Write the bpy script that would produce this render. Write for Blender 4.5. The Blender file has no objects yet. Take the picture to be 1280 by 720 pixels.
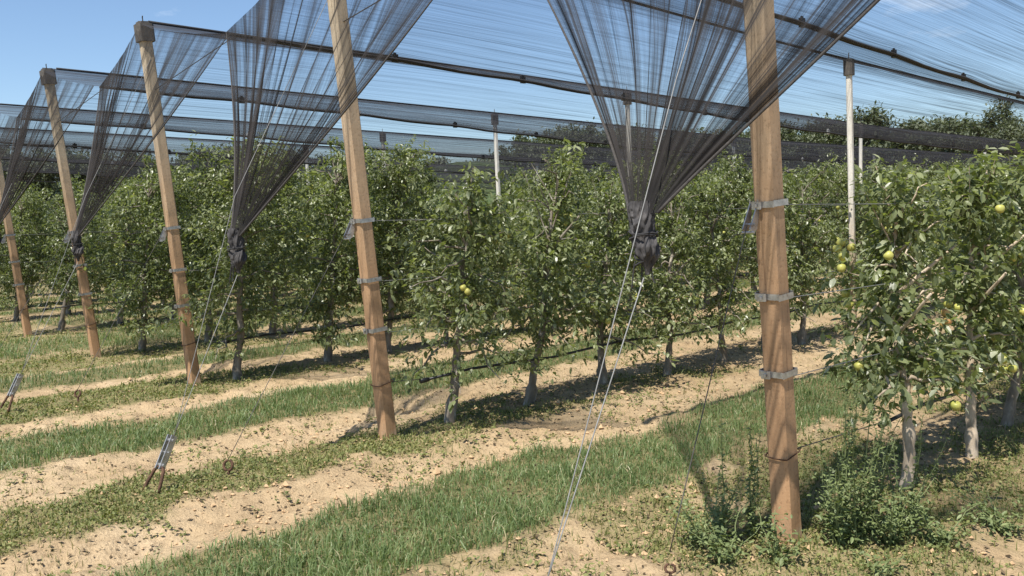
import bpy, math, numpy as np
from mathutils import Matrix, Vector
rng = np.random.default_rng(7)
S = bpy.context.scene
COL = S.collection
PI = math.pi

# ------------------------------------------------------------------ helpers
def tag(o, label=None, cat=None, group=None, kind=None):
    if label: o['label'] = label
    if cat: o['category'] = cat
    if group: o['group'] = group
    if kind: o['kind'] = kind
    return o

def empty(name, loc=(0, 0, 0), rz=0.0):
    o = bpy.data.objects.new(name, None)
    o.empty_display_size = 0.1
    o.location = loc
    o.rotation_euler = (0, 0, rz)
    COL.objects.link(o)
    return o

def nmesh(name, V, polys, mat=None, smooth=False, attrs=None, parent=None):
    """polys: list of (array (n,k)) of equal-size faces; one mesh object"""
    V = np.asarray(V, dtype=np.float32).reshape(-1, 3)
    me = bpy.data.meshes.new(name)
    me.vertices.add(len(V))
    me.vertices.foreach_set('co', V.ravel())
    loops, starts, pos = [], [], 0
    for P in polys:
        P = np.asarray(P, dtype=np.int32)
        if P.size == 0:
            continue
        n, k = P.shape
        loops.append(P.ravel())
        starts.append(pos + np.arange(n, dtype=np.int32) * k)
        pos += n * k
    L = np.concatenate(loops).astype(np.int32)
    st = np.concatenate(starts).astype(np.int32)
    me.loops.add(len(L))
    me.loops.foreach_set('vertex_index', L)
    me.polygons.add(len(st))
    me.polygons.foreach_set('loop_start', st)
    me.update(calc_edges=True)
    me.polygons.foreach_set('use_smooth', np.full(len(st), bool(smooth)))
    if attrs:
        for k, a in attrs.items():
            at = me.attributes.new(k, 'FLOAT', 'POINT')
            at.data.foreach_set('value', np.asarray(a, dtype=np.float32).ravel())
    if mat: me.materials.append(mat)
    me.validate()
    o = bpy.data.objects.new(name, me)
    COL.objects.link(o)
    if parent is not None: o.parent = parent
    return o

class MB:
    """collects pieces into one mesh"""
    def __init__(s): s.V, s.P, s.A, s.n = [], {}, {}, 0
    def add(s, V, polys, **attrs):
        V = np.asarray(V, dtype=np.float32).reshape(-1, 3)
        for P in polys:
            P = np.asarray(P, dtype=np.int32)
            if P.size: s.P.setdefault(P.shape[1], []).append(P + s.n)
        s.V.append(V)
        for k, a in attrs.items():
            s.A.setdefault(k, []).append(np.broadcast_to(np.asarray(a, dtype=np.float32), (len(V),)))
        s.n += len(V)
        return s
    def build(s, name, mat, parent=None, smooth=False):
        return nmesh(name, np.concatenate(s.V), [np.concatenate(v) for v in s.P.values()], mat, smooth,
                     {k: np.concatenate(a) for k, a in s.A.items()}, parent)

def tube(pts, rad, seg=8, caps=True):
    pts = np.asarray(pts, dtype=float)
    n = len(pts)
    rad = np.broadcast_to(np.asarray(rad, dtype=float), (n,))
    T = np.gradient(pts, axis=0)
    T /= np.linalg.norm(T, axis=1, keepdims=True) + 1e-9
    ref = np.array([0, 0, 1.0]) if abs(T[0][2]) < 0.8 else np.array([1.0, 0, 0])
    U = np.cross(T, ref); U /= np.linalg.norm(U, axis=1, keepdims=True) + 1e-9
    W = np.cross(T, U)
    a = np.linspace(0, 2 * PI, seg, endpoint=False)
    V = pts[:, None] + rad[:, None, None] * (np.cos(a)[None, :, None] * U[:, None] + np.sin(a)[None, :, None] * W[:, None])
    i, j = np.meshgrid(np.arange(n - 1), np.arange(seg), indexing='ij')
    j2 = (j + 1) % seg
    Q = np.stack([i * seg + j, i * seg + j2, (i + 1) * seg + j2, (i + 1) * seg + j], -1).reshape(-1, 4)
    polys = [Q]
    if caps:
        polys.append(np.arange(seg)[None, ::-1])
        polys.append((np.arange(seg) + (n - 1) * seg)[None])
    return V.reshape(-1, 3), polys

def box(c, s, M=None, ch=0.0):
    """box centred at c with size s; ch chamfers the four edges along local z"""
    hx, hy, hz = s[0] / 2, s[1] / 2, s[2] / 2
    if ch > 0:
        ring = [(-hx + ch, -hy), (hx - ch, -hy), (hx, -hy + ch), (hx, hy - ch), (hx - ch, hy), (-hx + ch, hy), (-hx, hy - ch), (-hx, -hy + ch)]
    else:
        ring = [(-hx, -hy), (hx, -hy), (hx, hy), (-hx, hy)]
    k = len(ring)
    V = np.array([(x, y, -hz) for x, y in ring] + [(x, y, hz) for x, y in ring], dtype=float)
    if M is not None: V = V @ np.asarray(M).T
    V = V + np.asarray(c)
    i = np.arange(k); j = (i + 1) % k
    return V, [np.stack([i, j, j + k, i + k], -1), i[None, ::-1], (i + k)[None]]

def hashn(ix, iy, seed=0):
    h = (ix.astype(np.int64) * 374761393 + iy.astype(np.int64) * 668265263 + seed * 1442695041) & 0x7fffffff
    h = ((h ^ (h >> 13)) * 1274126177) & 0x7fffffff
    return ((h ^ (h >> 16)) & 0xffff) / 65535.0

def vnoise(x, y, seed=0):
    x = np.asarray(x, dtype=float); y = np.asarray(y, dtype=float)
    ix = np.floor(x); iy = np.floor(y)
    fx = x - ix; fy = y - iy
    fx = fx * fx * (3 - 2 * fx); fy = fy * fy * (3 - 2 * fy)
    a = hashn(ix, iy, seed); b = hashn(ix + 1, iy, seed); c = hashn(ix, iy + 1, seed); d = hashn(ix + 1, iy + 1, seed)
    return (a * (1 - fx) + b * fx) * (1 - fy) + (c * (1 - fx) + d * fx) * fy

def fbm(x, y, seed=0, oct=4):
    s, amp, tot = 0, 1.0, 0
    for k in range(oct):
        s = s + amp * vnoise(x * 2 ** k, y * 2 ** k, seed + k * 17); tot += amp; amp *= .5
    return s / tot

def sstep(a, b, x):
    t = np.clip((x - a) / (b - a), 0, 1)
    return t * t * (3 - 2 * t)

def copy_thing(root):
    r = root.copy(); COL.objects.link(r)
    for ch in list(root.children):
        c = ch.copy(); COL.objects.link(c); c.parent = r
        for g in list(ch.children):
            d = g.copy(); COL.objects.link(d); d.parent = c
    return r

# ------------------------------------------------------------------ materials
def new_mat(name):
    m = bpy.data.materials.new(name); m.use_nodes = True
    nt = m.node_tree
    b = nt.nodes['Principled BSDF']
    return m, nt, b

def N(nt, t, **kw):
    n = nt.nodes.new(t)
    for k, v in kw.items():
        if k.startswith('i_'): n.inputs[k[2:].replace('_', ' ')].default_value = v
        else: setattr(n, k, v)
    return n

def ramp(nt, fac, stops):
    r = N(nt, 'ShaderNodeValToRGB')
    el = r.color_ramp.elements
    el[0].position, el[0].color = stops[0][0], (*stops[0][1], 1)
    el[1].position, el[1].color = stops[-1][0], (*stops[-1][1], 1)
    for p, c in stops[1:-1]:
        e = el.new(p); e.color = (*c, 1)
    nt.links.new(fac, r.inputs[0])
    return r.outputs[0]

def mix(nt, fac, a, b, mode='MIX'):
    m = N(nt, 'ShaderNodeMix', data_type='RGBA', blend_type=mode)
    for sock, v in ((m.inputs[0], fac), (m.inputs[6], a), (m.inputs[7], b)):
        if isinstance(v, (int, float)): sock.default_value = v
        elif isinstance(v, tuple): sock.default_value = (*v, 1)
        else: nt.links.new(v, sock)
    return m.outputs[2]

def noise(nt, scale, detail=4, rough=.6, coord='Object', dist=0.0, scl=None):
    tc = N(nt, 'ShaderNodeTexCoord')
    n = N(nt, 'ShaderNodeTexNoise')
    n.inputs['Scale'].default_value = scale; n.inputs['Detail'].default_value = detail; n.inputs['Roughness'].default_value = rough
    n.inputs['Distortion'].default_value = dist
    src = tc.outputs[coord]
    if scl:
        mp = N(nt, 'ShaderNodeMapping'); mp.inputs['Scale'].default_value = scl
        nt.links.new(src, mp.inputs[0]); src = mp.outputs[0]
    nt.links.new(src, n.inputs['Vector'])
    return n.outputs['Fac']

def bump(nt, b, h, strength, dist):
    bp = N(nt, 'ShaderNodeBump'); bp.inputs['Strength'].default_value = strength; bp.inputs['Distance'].default_value = dist
    nt.links.new(h, bp.inputs['Height']); nt.links.new(bp.outputs[0], b.inputs['Normal'])

def simple(name, stops, scale=12, rough=.8, metal=0.0, bmp=0.0, bdist=.01, scl=None, detail=5, spec=.5):
    m, nt, b = new_mat(name)
    n = noise(nt, scale, detail, scl=scl)
    nt.links.new(ramp(nt, n, stops), b.inputs['Base Color'])
    b.inputs['Roughness'].default_value = rough; b.inputs['Metallic'].default_value = metal
    b.inputs['Specular IOR Level'].default_value = spec
    if bmp: bump(nt, b, n, bmp, bdist)
    return m

def leaf_mat(name, stops, rough=.42, trans=.3, spec=.5, tcol=1.6):
    m, nt, b = new_mat(name)
    at = N(nt, 'ShaderNodeAttribute', attribute_name='tone')
    c = ramp(nt, at.outputs['Fac'], stops)
    nt.links.new(c, b.inputs['Base Color'])
    b.inputs['Roughness'].default_value = rough
    b.inputs['Specular IOR Level'].default_value = spec
    tr = N(nt, 'ShaderNodeBsdfTranslucent')
    nt.links.new(mix(nt, 1.0, c, (tcol * .9, tcol, tcol * .35), 'MULTIPLY'), tr.inputs[0])
    ms = N(nt, 'ShaderNodeMixShader'); ms.inputs[0].default_value = trans
    nt.links.new(b.outputs[0], ms.inputs[1]); nt.links.new(tr.outputs[0], ms.inputs[2])
    nt.links.new(ms.outputs[0], nt.nodes['Material Output'].inputs[0])
    return m

M_leaf = leaf_mat('apple_leaf', [(0, (.082, .098, .042)), (.45, (.180, .208, .092)), (.8, (.285, .315, .158)), (.92, (.37, .39, .25)), (1, (.46, .48, .35))], .34, .38, .55)
M_farleaf = leaf_mat('far_leaf', [(0, (.09, .11, .066)), (.6, (.165, .19, .115)), (1, (.24, .26, .17))], .6, .2)  # lighter, greyer greens put distance haze into the leaf colour
M_grass = leaf_mat('grass_blade', [(0, (.095, .135, .052)), (.5, (.165, .225, .088)), (.85, (.24, .295, .13)), (.95, (.32, .30, .16)), (1, (.46, .39, .24))], .5, .3)
M_weed = leaf_mat('weed_leaf', [(0, (.09, .112, .034)), (.5, (.165, .185, .058)), (.85, (.245, .245, .085)), (1, (.36, .29, .14))], .7, .25)
M_tallweed = leaf_mat('tall_weed_leaf', [(0, (.08, .11, .04)), (.6, (.16, .20, .075)), (1, (.25, .285, .13))], .55, .25)
M_debris = leaf_mat('dry_debris', [(0, (.05, .035, .02)), (.5, (.13, .095, .055)), (1, (.26, .19, .115))], .9, .05, .2)

M_bark = simple('apple_bark', [(.3, (.11, .088, .066)), (.5, (.20, .168, .13)), (.6, (.27, .235, .19)), (.68, (.46, .42, .36)), (.78, (.20, .165, .13))], 14, .9, bmp=.5, bdist=.01, scl=(1, 1, .45))
M_palebark = simple('pale_bark', [(.3, (.24, .185, .125)), (.5, (.46, .37, .27)), (.72, (.58, .49, .38))], 16, .9, bmp=.5, bdist=.008, scl=(1, 1, .4))
M_farbark = simple('far_bark', [(.3, (.07, .055, .045)), (.7, (.16, .13, .11))], 5, .9)
M_steel = simple('galvanised_steel', [(.30, (.26, .19, .14)), (.38, (.36, .355, .35)), (.7, (.56, .56, .55))], 30, .42, .75)
M_wire = simple('steel_wire', [(.3, (.17, .17, .165)), (.7, (.27, .27, .26))], 20, .7, .1)
M_darkwire = simple('dull_wire', [(.3, (.05, .045, .04)), (.7, (.12, .11, .10))], 20, .6, .3)
M_rust = simple('rusty_iron', [(.3, (.045, .024, .015)), (.6, (.12, .062, .035)), (.8, (.20, .12, .075))], 40, .85, .3)
M_pipe = simple('black_pipe', [(.3, (.010, .010, .011)), (.7, (.03, .03, .03))], 20, .45)
M_cap = simple('cap_rubber', [(.3, (.06, .054, .048)), (.7, (.125, .112, .098))], 20, .8)
M_clip = simple('clip_plastic', [(.3, (.012, .012, .014)), (.7, (.03, .03, .03))], 20, .4)
M_palecl = simple('pale_plastic', [(.3, (.45, .45, .43)), (.7, (.65, .64, .62))], 20, .5)
M_cord = simple('net_hem_cord', [(.3, (.014, .014, .015)), (.7, (.036, .034, .034))], 60, .9, scl=(1, 1, 1))
M_selv = simple('net_selvedge', [(.3, (.025, .023, .022)), (.7, (.065, .058, .053))], 90, .9)
M_knot = simple('net_knot', [(.3, (.022, .021, .022)), (.5, (.045, .042, .042)), (.72, (.10, .093, .09))], 55, .9, bmp=.6, bdist=.01, scl=(1, 1, .25))
M_stone = simple('clod', [(.3, (.40, .265, .145)), (.7, (.54, .375, .215))], 25, .95, bmp=.5)

def post_mat(name, low, mid, top, z0, z1):
    m, nt, b = new_mat(name)
    tc = N(nt, 'ShaderNodeTexCoord'); sx = N(nt, 'ShaderNodeSeparateXYZ')
    nt.links.new(tc.outputs['Object'], sx.inputs[0])
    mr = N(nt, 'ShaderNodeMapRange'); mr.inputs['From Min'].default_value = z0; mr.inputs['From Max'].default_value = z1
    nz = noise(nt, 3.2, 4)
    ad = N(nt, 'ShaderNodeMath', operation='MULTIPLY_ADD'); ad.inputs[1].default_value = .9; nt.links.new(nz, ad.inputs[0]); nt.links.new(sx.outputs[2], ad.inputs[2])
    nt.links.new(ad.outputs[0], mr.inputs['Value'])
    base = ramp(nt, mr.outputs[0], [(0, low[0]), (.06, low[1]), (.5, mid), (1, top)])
    st = noise(nt, 9, 6, .65, scl=(1, 1, .16))
    base = mix(nt, .8, base, ramp(nt, st, [(.3, (.55, .53, .50)), (.48, (.98, .98, .98)), (.7, (1.28, 1.26, 1.22))]), 'MULTIPLY')
    ck = noise(nt, 46, 3, .55, scl=(1, 1, .035), dist=.3)
    base = mix(nt, .4, base, ramp(nt, ck, [(.33, (.30, .27, .25)), (.385, (1, 1, 1)), (.7, (1.05, 1.05, 1.05))]), 'MULTIPLY')
    sn = noise(nt, 2.3, 5, .7, scl=(1, 1, .4))
    base = mix(nt, ramp(nt, sn, [(.52, (0, 0, 0)), (.70, (.5, .5, .5))]), base, (.30, .255, .20))
    sp = noise(nt, 55, 3)
    base = mix(nt, 1, base, ramp(nt, sp, [(.30, (.72, .70, .68)), (.45, (1, 1, 1)), (.68, (1, 1, 1)), (.76, (1.35, 1.33, 1.3))]), 'MULTIPLY')
    nt.links.new(base, b.inputs['Base Color'])
    b.inputs['Roughness'].default_value = .85; b.inputs['Specular IOR Level'].default_value = .3
    bump(nt, b, sp, .35, .004)
    return m
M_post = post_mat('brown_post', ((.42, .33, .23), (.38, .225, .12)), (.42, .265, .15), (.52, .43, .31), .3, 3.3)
M_white = post_mat('pale_post', ((.32, .24, .17), (.44, .33, .22)), (.50, .39, .27), (.68, .65, .58), .2, 2.4)  # tan below the white top: shade of the net put into the colour

def net_mat(name, a, col0, col1, thread):
    m, nt, b = new_mat(name)
    nt.nodes.remove(b)
    lay = N(nt, 'ShaderNodeAttribute', attribute_name='layers')
    ac = N(nt, 'ShaderNodeAttribute', attribute_name='across'); al = N(nt, 'ShaderNodeAttribute', attribute_name='along')
    cx = N(nt, 'ShaderNodeCombineXYZ'); nt.links.new(ac.outputs['Fac'], cx.inputs[0]); nt.links.new(al.outputs['Fac'], cx.inputs[1])
    tn = N(nt, 'ShaderNodeTexNoise', noise_dimensions='2D'); tn.inputs['Scale'].default_value = 1.0; tn.inputs['Detail'].default_value = 3; tn.inputs['Roughness'].default_value = .75
    nt.links.new(cx.outputs[0], tn.inputs['Vector'])
    mr = N(nt, 'ShaderNodeMapRange'); mr.inputs['From Min'].default_value = .36; mr.inputs['From Max'].default_value = .70; mr.inputs['To Min'].default_value = .45; mr.inputs['To Max'].default_value = thread
    nt.links.new(tn.outputs['Fac'], mr.inputs['Value'])
    ml = N(nt, 'ShaderNodeMath', operation='MULTIPLY'); nt.links.new(mr.outputs[0], ml.inputs[0]); nt.links.new(lay.outputs['Fac'], ml.inputs[1])
    lw = N(nt, 'ShaderNodeLayerWeight'); lw.inputs[0].default_value = .5   # a thread net closes up when looked along
    cs = N(nt, 'ShaderNodeMath', operation='SUBTRACT'); cs.inputs[0].default_value = 1.0; nt.links.new(lw.outputs['Facing'], cs.inputs[1])
    mx = N(nt, 'ShaderNodeMath', operation='MAXIMUM'); mx.inputs[1].default_value = .10; nt.links.new(cs.outputs[0], mx.inputs[0])
    dv = N(nt, 'ShaderNodeMath', operation='DIVIDE'); nt.links.new(ml.outputs[0], dv.inputs[0]); nt.links.new(mx.outputs[0], dv.inputs[1])
    pw = N(nt, 'ShaderNodeMath', operation='POWER'); pw.inputs[0].default_value = 1 - a; nt.links.new(dv.outputs[0], pw.inputs[1])
    df = N(nt, 'ShaderNodeBsdfDiffuse')
    nt.links.new(ramp(nt, noise(nt, 3, 3), [(.3, col0), (.7, col1)]), df.inputs[0])
    tr = N(nt, 'ShaderNodeBsdfTransparent')
    ms = N(nt, 'ShaderNodeMixShader')
    nt.links.new(pw.outputs[0], ms.inputs[0]); nt.links.new(df.outputs[0], ms.inputs[1]); nt.links.new(tr.outputs[0], ms.inputs[2])
    nt.links.new(ms.outputs[0], nt.nodes['Material Output'].inputs[0])
    return m
M_net = net_mat('hail_net_mesh', .112, (.035, .036, .042), (.06, .06, .066), 2.0)
M_fan = net_mat('hail_net_gathered', .175, (.020, .019, .019), (.042, .038, .036), 2.8)

# ------------------------------------------------------------------ layout
ROWX = {4: -2.2, 3: -5.38, 2: -8.95, 1: -12.05, 0: -15.65, -1: -18.9, -2: -22.2, -3: -25.5}
BASEY = {4: 3.77, 3: 3.62, 2: 3.65, 1: 3.64, 0: 3.72, -1: 3.7, -2: 3.7, -3: 3.7}
TOPY = {4: 3.50, 3: 3.33, 2: 3.37, 1: 3.31, 0: 3.40, -1: 3.4, -2: 3.4, -3: 3.4}
RANK = {4: 'largest', 3: 'second largest', 2: 'third largest', 1: 'fourth largest', 0: 'fifth largest', -1: 'sixth largest', -2: 'seventh largest', -3: 'eighth largest'}
BAYS = [(-4.2, -3.25), (-7.72, -6.62), (-11.15, -10.15), (-14.75, -13.0), (-18.0, -16.5), (-21.1, -20.0), (-24.4, -23.3), (-.95, .1), (2.3, 3.3), (-27.8, -26.6)]

def grass_mask(x, y):
    w = (fbm(x * 1.7, y * 1.7, 3) - .5) * .55 + (fbm(x * 7, y * 7, 5, 3) - .5) * .3
    m = np.zeros_like(x)
    for a, b in BAYS:
        d = np.minimum(x - a, b - x) + w
        m = np.maximum(m, sstep(-.14, .16, d))
    return m * sstep(-60, -30, x) if False else m

def weed_mask(x, y):
    m = np.zeros_like(x)
    for r, rx in ROWX.items():
        hw = .42 if r == 3 else (.68 if r == 2 else .95)
        cx = rx + (.05 if r == 3 else -.1)
        w = (fbm(x * 1.3, y * 1.3, 23) - .5) * .7 + (fbm(x * 6, y * 6, 29, 3) - .5) * .35
        d = hw - np.abs(x - cx) + w
        front = sstep(4.3, 3.5, y + (fbm(x * 2, y * 2, 31) - .5) * .8)
        k = 1.0 if r != 4 else .0
        # weeds thin out between the trees
        patch = sstep(.42, .58, fbm(x * 1.1, y * 1.1, 37))
        m = np.maximum(m, sstep(-.05, .15, d) * np.maximum(front * k, patch * .75))
    # weeds round the foot of the largest post and its first trees
    for px, py, rr in ((-2.22, 3.52, .38), (-1.75, 4.15, .50), (-1.7, 5.2, .7), (-2.5, 3.3, .30), (-1.3, 3.8, .25)):
        d = rr - np.hypot(x - px, y - py) + (fbm(x * 4, y * 4, 41, 3) - .5) * .9
        m = np.maximum(m, sstep(-.05, .35, d) * .7)
    return m

def ground_h(x, y):
    near = sstep(60, 20, np.hypot(x, y))
    h = (fbm(x * .6, y * .35, 51) - .5) * .10
    g = grass_mask(x, y)
    soil = 1 - .6 * g
    h = h + soil * ((fbm(x * 5, y * 5, 61, 4) - .5) * .055 + (fbm(x * 15, y * 15, 67, 3) - .5) * .045)
    # shallow wheel ruts along the bare tracks
    for a, b in BAYS:
        for c in (a - .38, b + .42):
            h = h - .04 * np.exp(-((x - c) / .18) ** 2)
    return h * near

# ------------------------------------------------------------------ ground
def axis(lo, hi, step, far_lo, far_hi, g=1.22):
    c = list(np.arange(lo, hi + 1e-6, step))
    s, p, up = step, c[-1], []
    while p < far_hi: s *= g; p += s; up.append(p)
    s, p, dn = step, c[0], []
    while p > far_lo: s *= g; p -= s; dn.append(p)
    return np.array(dn[::-1] + c + up)
gx = axis(-9.6, -.4, .026, -700, 500, 1.12)
gy = axis(.9, 9.5, .028, -500, 900, 1.12)
GX, GY = np.meshgrid(gx, gy, indexing='ij')
GZ = ground_h(GX, GY)
nx, ny = GX.shape
ii, jj = np.meshgrid(np.arange(nx - 1), np.arange(ny - 1), indexing='ij')
Q = np.stack([ii * ny + jj, (ii + 1) * ny + jj, (ii + 1) * ny + jj + 1, ii * ny + jj + 1], -1).reshape(-1, 4)

mg, nt, b = new_mat('orchard_soil')
ga = N(nt, 'ShaderNodeAttribute', attribute_name='grass'); wa = N(nt, 'ShaderNodeAttribute', attribute_name='weed'); da = N(nt, 'ShaderNodeAttribute', attribute_name='row_dark')
n1 = noise(nt, 1.1, 5); n2 = noise(nt, 11, 6, .7); n3 = noise(nt, 60, 4, .7)
soil = ramp(nt, n1, [(.3, (.37, .265, .152)), (.5, (.465, .345, .205)), (.7, (.53, .405, .255))])
soil = mix(nt, .85, soil, ramp(nt, n2, [(.28, (.55, .52, .48)), (.45, (.95, .95, .95)), (.7, (1.12, 1.1, 1.08))]), 'MULTIPLY')
soil = mix(nt, .8, soil, ramp(nt, n3, [(.3, (.6, .57, .53)), (.45, (1, 1, 1)), (.75, (1.1, 1.1, 1.1))]), 'MULTIPLY')
soil = mix(nt, da.outputs['Fac'], soil, mix(nt, 1.0, soil, (.62, .60, .55), 'MULTIPLY'))
turf = ramp(nt, n2, [(.3, (.10, .10, .042)), (.5, (.17, .155, .07)), (.7, (.34, .255, .14))])
wd = ramp(nt, n3, [(.3, (.09, .10, .035)), (.5, (.15, .15, .055)), (.7, (.30, .24, .13))])
c = mix(nt, ga.outputs['Fac'], soil, turf)
wm = N(nt, 'ShaderNodeMath', operation='MULTIPLY'); wm.inputs[1].default_value = .75; nt.links.new(wa.outputs['Fac'], wm.inputs[0])
c = mix(nt, wm.outputs[0], c, wd)
nt.links.new(c, b.inputs['Base Color']); b.inputs['Roughness'].default_value = .95; b.inputs['Specular IOR Level'].default_value = .15
bump(nt, b, n3, .8, .03)
GM = np.maximum(grass_mask(GX, GY), np.maximum(sstep(-27.5, -30, GX), sstep(46, 50, GY)) * (.75 + .25 * fbm(GX * .3, GY * .3, 77))); WM = weed_mask(GX, GY) * (1 - GM)
# patchy darker, browner earth along the row lines
DM = np.zeros_like(GX)
for r, rx in ROWX.items():
    DM = np.maximum(DM, sstep(1.0, .25, np.abs(GX - rx)) * sstep(3.4, 4.4, GY) * sstep(.3, .6, fbm(GX * 1.5, GY * 1.5, 71)) * .45)
tag(nmesh('ground', np.stack([GX, GY, GZ], -1), [Q], mg, True, {'grass': GM, 'weed': WM, 'row_dark': DM}), kind='structure')

# ------------------------------------------------------------------ grass, weeds, debris (uncountable)
CAM = np.array([0, 0, 1.6])
def scatter(x0, x1, y0, y1, dens_fn, maskfn, maxd):
    n = int((x1 - x0) * (y1 - y0) * maxd)
    x = rng.uniform(x0, x1, n); y = rng.uniform(y0, y1, n)
    d = np.hypot(x, y)
    # keep what a camera near the photograph's place can see
    az = np.degrees(np.arctan2(-x, y))
    k = (az > 8) & (az < 92) & (rng.random(n) < dens_fn(d) / maxd)
    x, y, d = x[k], y[k], d[k]
    k = rng.random(len(x)) < maskfn(x, y)
    return x[k], y[k], d[k]

def blades(x, y, h, w, tone, lean=.5):
    n = len(x); z = ground_h(x, y) - .005
    a = rng.uniform(0, 2 * PI, n); dx, dy = np.cos(a), np.sin(a)
    la = rng.uniform(0, 2 * PI, n); ll = np.abs(rng.normal(0, lean, n)) * h
    lx, ly = np.cos(la) * ll, np.sin(la) * ll
    B = np.stack([x, y, z], -1)
    s = np.stack([dx * w, dy * w, 0 * dx], -1) / 2
    m = B + np.stack([lx * .35, ly * .35, h * .6], -1)
    t = B + np.stack([lx, ly, h * np.clip(1 - .25 * ll / h, .5, 1)], -1)
    V = np.stack([B - s, B + s, m + s * .7, m - s * .7, t], 1).reshape(-1, 3)
    i = np.arange(n)[:, None] * 5
    return V, [i + np.array([[0, 1, 2, 3]]), i + np.array([[3, 2, 4]])], np.repeat(tone, 5)

gb = MB()
for (a, c) in BAYS[:7]:
    near = a > -8
    x, y, d = scatter(a - .4, c + .4, .6, 34 if not near else 24, lambda d: np.interp(d, [0, 5, 7, 11, 18, 40], [6500, 5200, 3000, 1100, 420, 90]), lambda x, y: sstep(.15, 1.0, grass_mask(x, y)) * (.5 + .5 * sstep(.25, .5, fbm(x * 4, y * 4, 85, 3))), 6500 if near else 1500)
    big = np.interp(d, [0, 6, 12, 30], [1, 1.05, 1.5, 2.6])
    hh = rng.uniform(.025, .088, len(x)) * (0.30 + 1.35 * fbm(x * 3.2, y * 3.2, 83, 3)) * (1 + .12 * (big - 1))
    tn = np.clip(rng.normal(.42, .17, len(x)) + (fbm(x * 1.4, y * 1.4, 87) - .5) * .7, 0, .86)
    dry = rng.random(len(x)) < .09
    tn[dry] = rng.uniform(.93, 1, dry.sum())
    V, P, T = blades(x, y, hh, .0062 * big, tn, .75)
    gb.add(V, P, tone=T)
tag(gb.build('grass', M_grass), 'dark green mown grass growing in strips between the tree rows', 'grass', kind='stuff')

def leaflets(x, y, size, hgt, tone, tilt=.5):
    """small broad leaves lying near the ground"""
    n = len(x); z = ground_h(x, y) + hgt
    a = rng.uniform(0, 2 * PI, n)
    U = np.stack([np.cos(a), np.sin(a), rng.normal(0, tilt, n)], -1); U /= np.linalg.norm(U, axis=1, keepdims=True)
    W = np.cross(U, np.stack([rng.normal(0, tilt, n), rng.normal(0, tilt, n), np.ones(n)], -1)); W /= np.linalg.norm(W, axis=1, keepdims=True)
    C = np.stack([x, y, z], -1); s = size[:, None]
    V = np.stack([C - U * s * .5, C + W * s * .28, C + U * s * .5, C - W * s * .28], 1).reshape(-1, 3)
    i = np.arange(n)[:, None] * 4
    return V, [i + np.array([[0, 1, 2]]), i + np.array([[0, 2, 3]])], np.repeat(tone, 4)

wb = MB()
x, y, d = scatter(-26, -.3, .6, 26, lambda d: np.interp(d, [0, 5, 8, 14, 30], [7000, 5600, 2600, 700, 90]), lambda x, y: np.clip(weed_mask(x, y) * (1 - grass_mask(x, y)), 0, 1) ** 1.5 * (.35 + .65 * sstep(.35, .6, fbm(x * 5, y * 5, 97, 2))), 7000)
big = np.interp(d, [0, 6, 14, 30], [1, 1.1, 1.8, 3])
V, P, T = leaflets(x, y, rng.uniform(.010, .026, len(x)) * big, rng.uniform(0, .035, len(x)), np.clip(rng.normal(.5, .24, len(x)) + (fbm(x * 2, y * 2, 93) - .5) * .6, 0, 1), .8)
wb.add(V, P, tone=T)
x, y, d = scatter(-20, -.3, .6, 18, lambda d: np.interp(d, [0, 5, 8, 14, 30], [1500, 1300, 700, 220, 40]), lambda x, y: np.clip(weed_mask(x, y) * (1 - grass_mask(x, y)), 0, 1), 1500)
V, P, T = blades(x, y, rng.uniform(.02, .075, len(x)), .006 * np.interp(d, [0, 6, 14], [1, 1.1, 1.8]), np.clip(rng.normal(.5, .25, len(x)), 0, 1), .7)
wb.add(V, P, tone=T)
# stray seedlings over the bare tracks
x, y, d = scatter(-12, -.3, .8, 12, lambda d: np.interp(d, [0, 5, 9, 14], [260, 230, 130, 60]), lambda x, y: (1 - grass_mask(x, y)) * sstep(.45, .72, fbm(x * 2.5, y * 2.5, 91)), 260)
for k in range(5):
    V, P, T = leaflets(x + rng.normal(0, .014, len(x)), y + rng.normal(0, .014, len(x)), rng.uniform(.015, .035, len(x)), rng.uniform(0, .03, len(x)), np.clip(rng.normal(.5, .2, len(x)), 0, 1))
    wb.add(V, P, tone=T)
x, y, d = scatter(-12, -.3, .8, 12, lambda d: np.interp(d, [0, 5, 9, 14], [700, 600, 260, 80]), lambda x, y: (1 - grass_mask(x, y)) * sstep(.42, .7, fbm(x * 1.9, y * 1.9, 89)), 700)
V, P, T = blades(x, y, rng.uniform(.015, .06, len(x)), .005, np.clip(rng.normal(.6, .3, len(x)), 0, 1), .9)
wb.add(V, P, tone=T)
tag(wb.build('low_weeds', M_weed), 'low yellowish green weeds along the row lines and scattered over bare earth', 'weeds', kind='stuff')

db = MB()
x, y, d = scatter(-14, -.3, .8, 14, lambda d: np.interp(d, [0, 5, 9, 16], [620, 520, 220, 60]), lambda x, y: (1 - .6 * grass_mask(x, y)) * .65 * (.25 + sstep(.35, .7, fbm(x * 3, y * 3, 95))), 620 * 1.2)
V, P, T = leaflets(x, y, rng.uniform(.012, .04, len(x)), rng.uniform(.002, .012, len(x)), rng.random(len(x)), .35)
db.add(V, P, tone=T)
tag(db.build('dry_litter', M_debris), 'brown dry leaf bits and stalks littering the bare sandy tracks', 'litter', kind='stuff')

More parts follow.
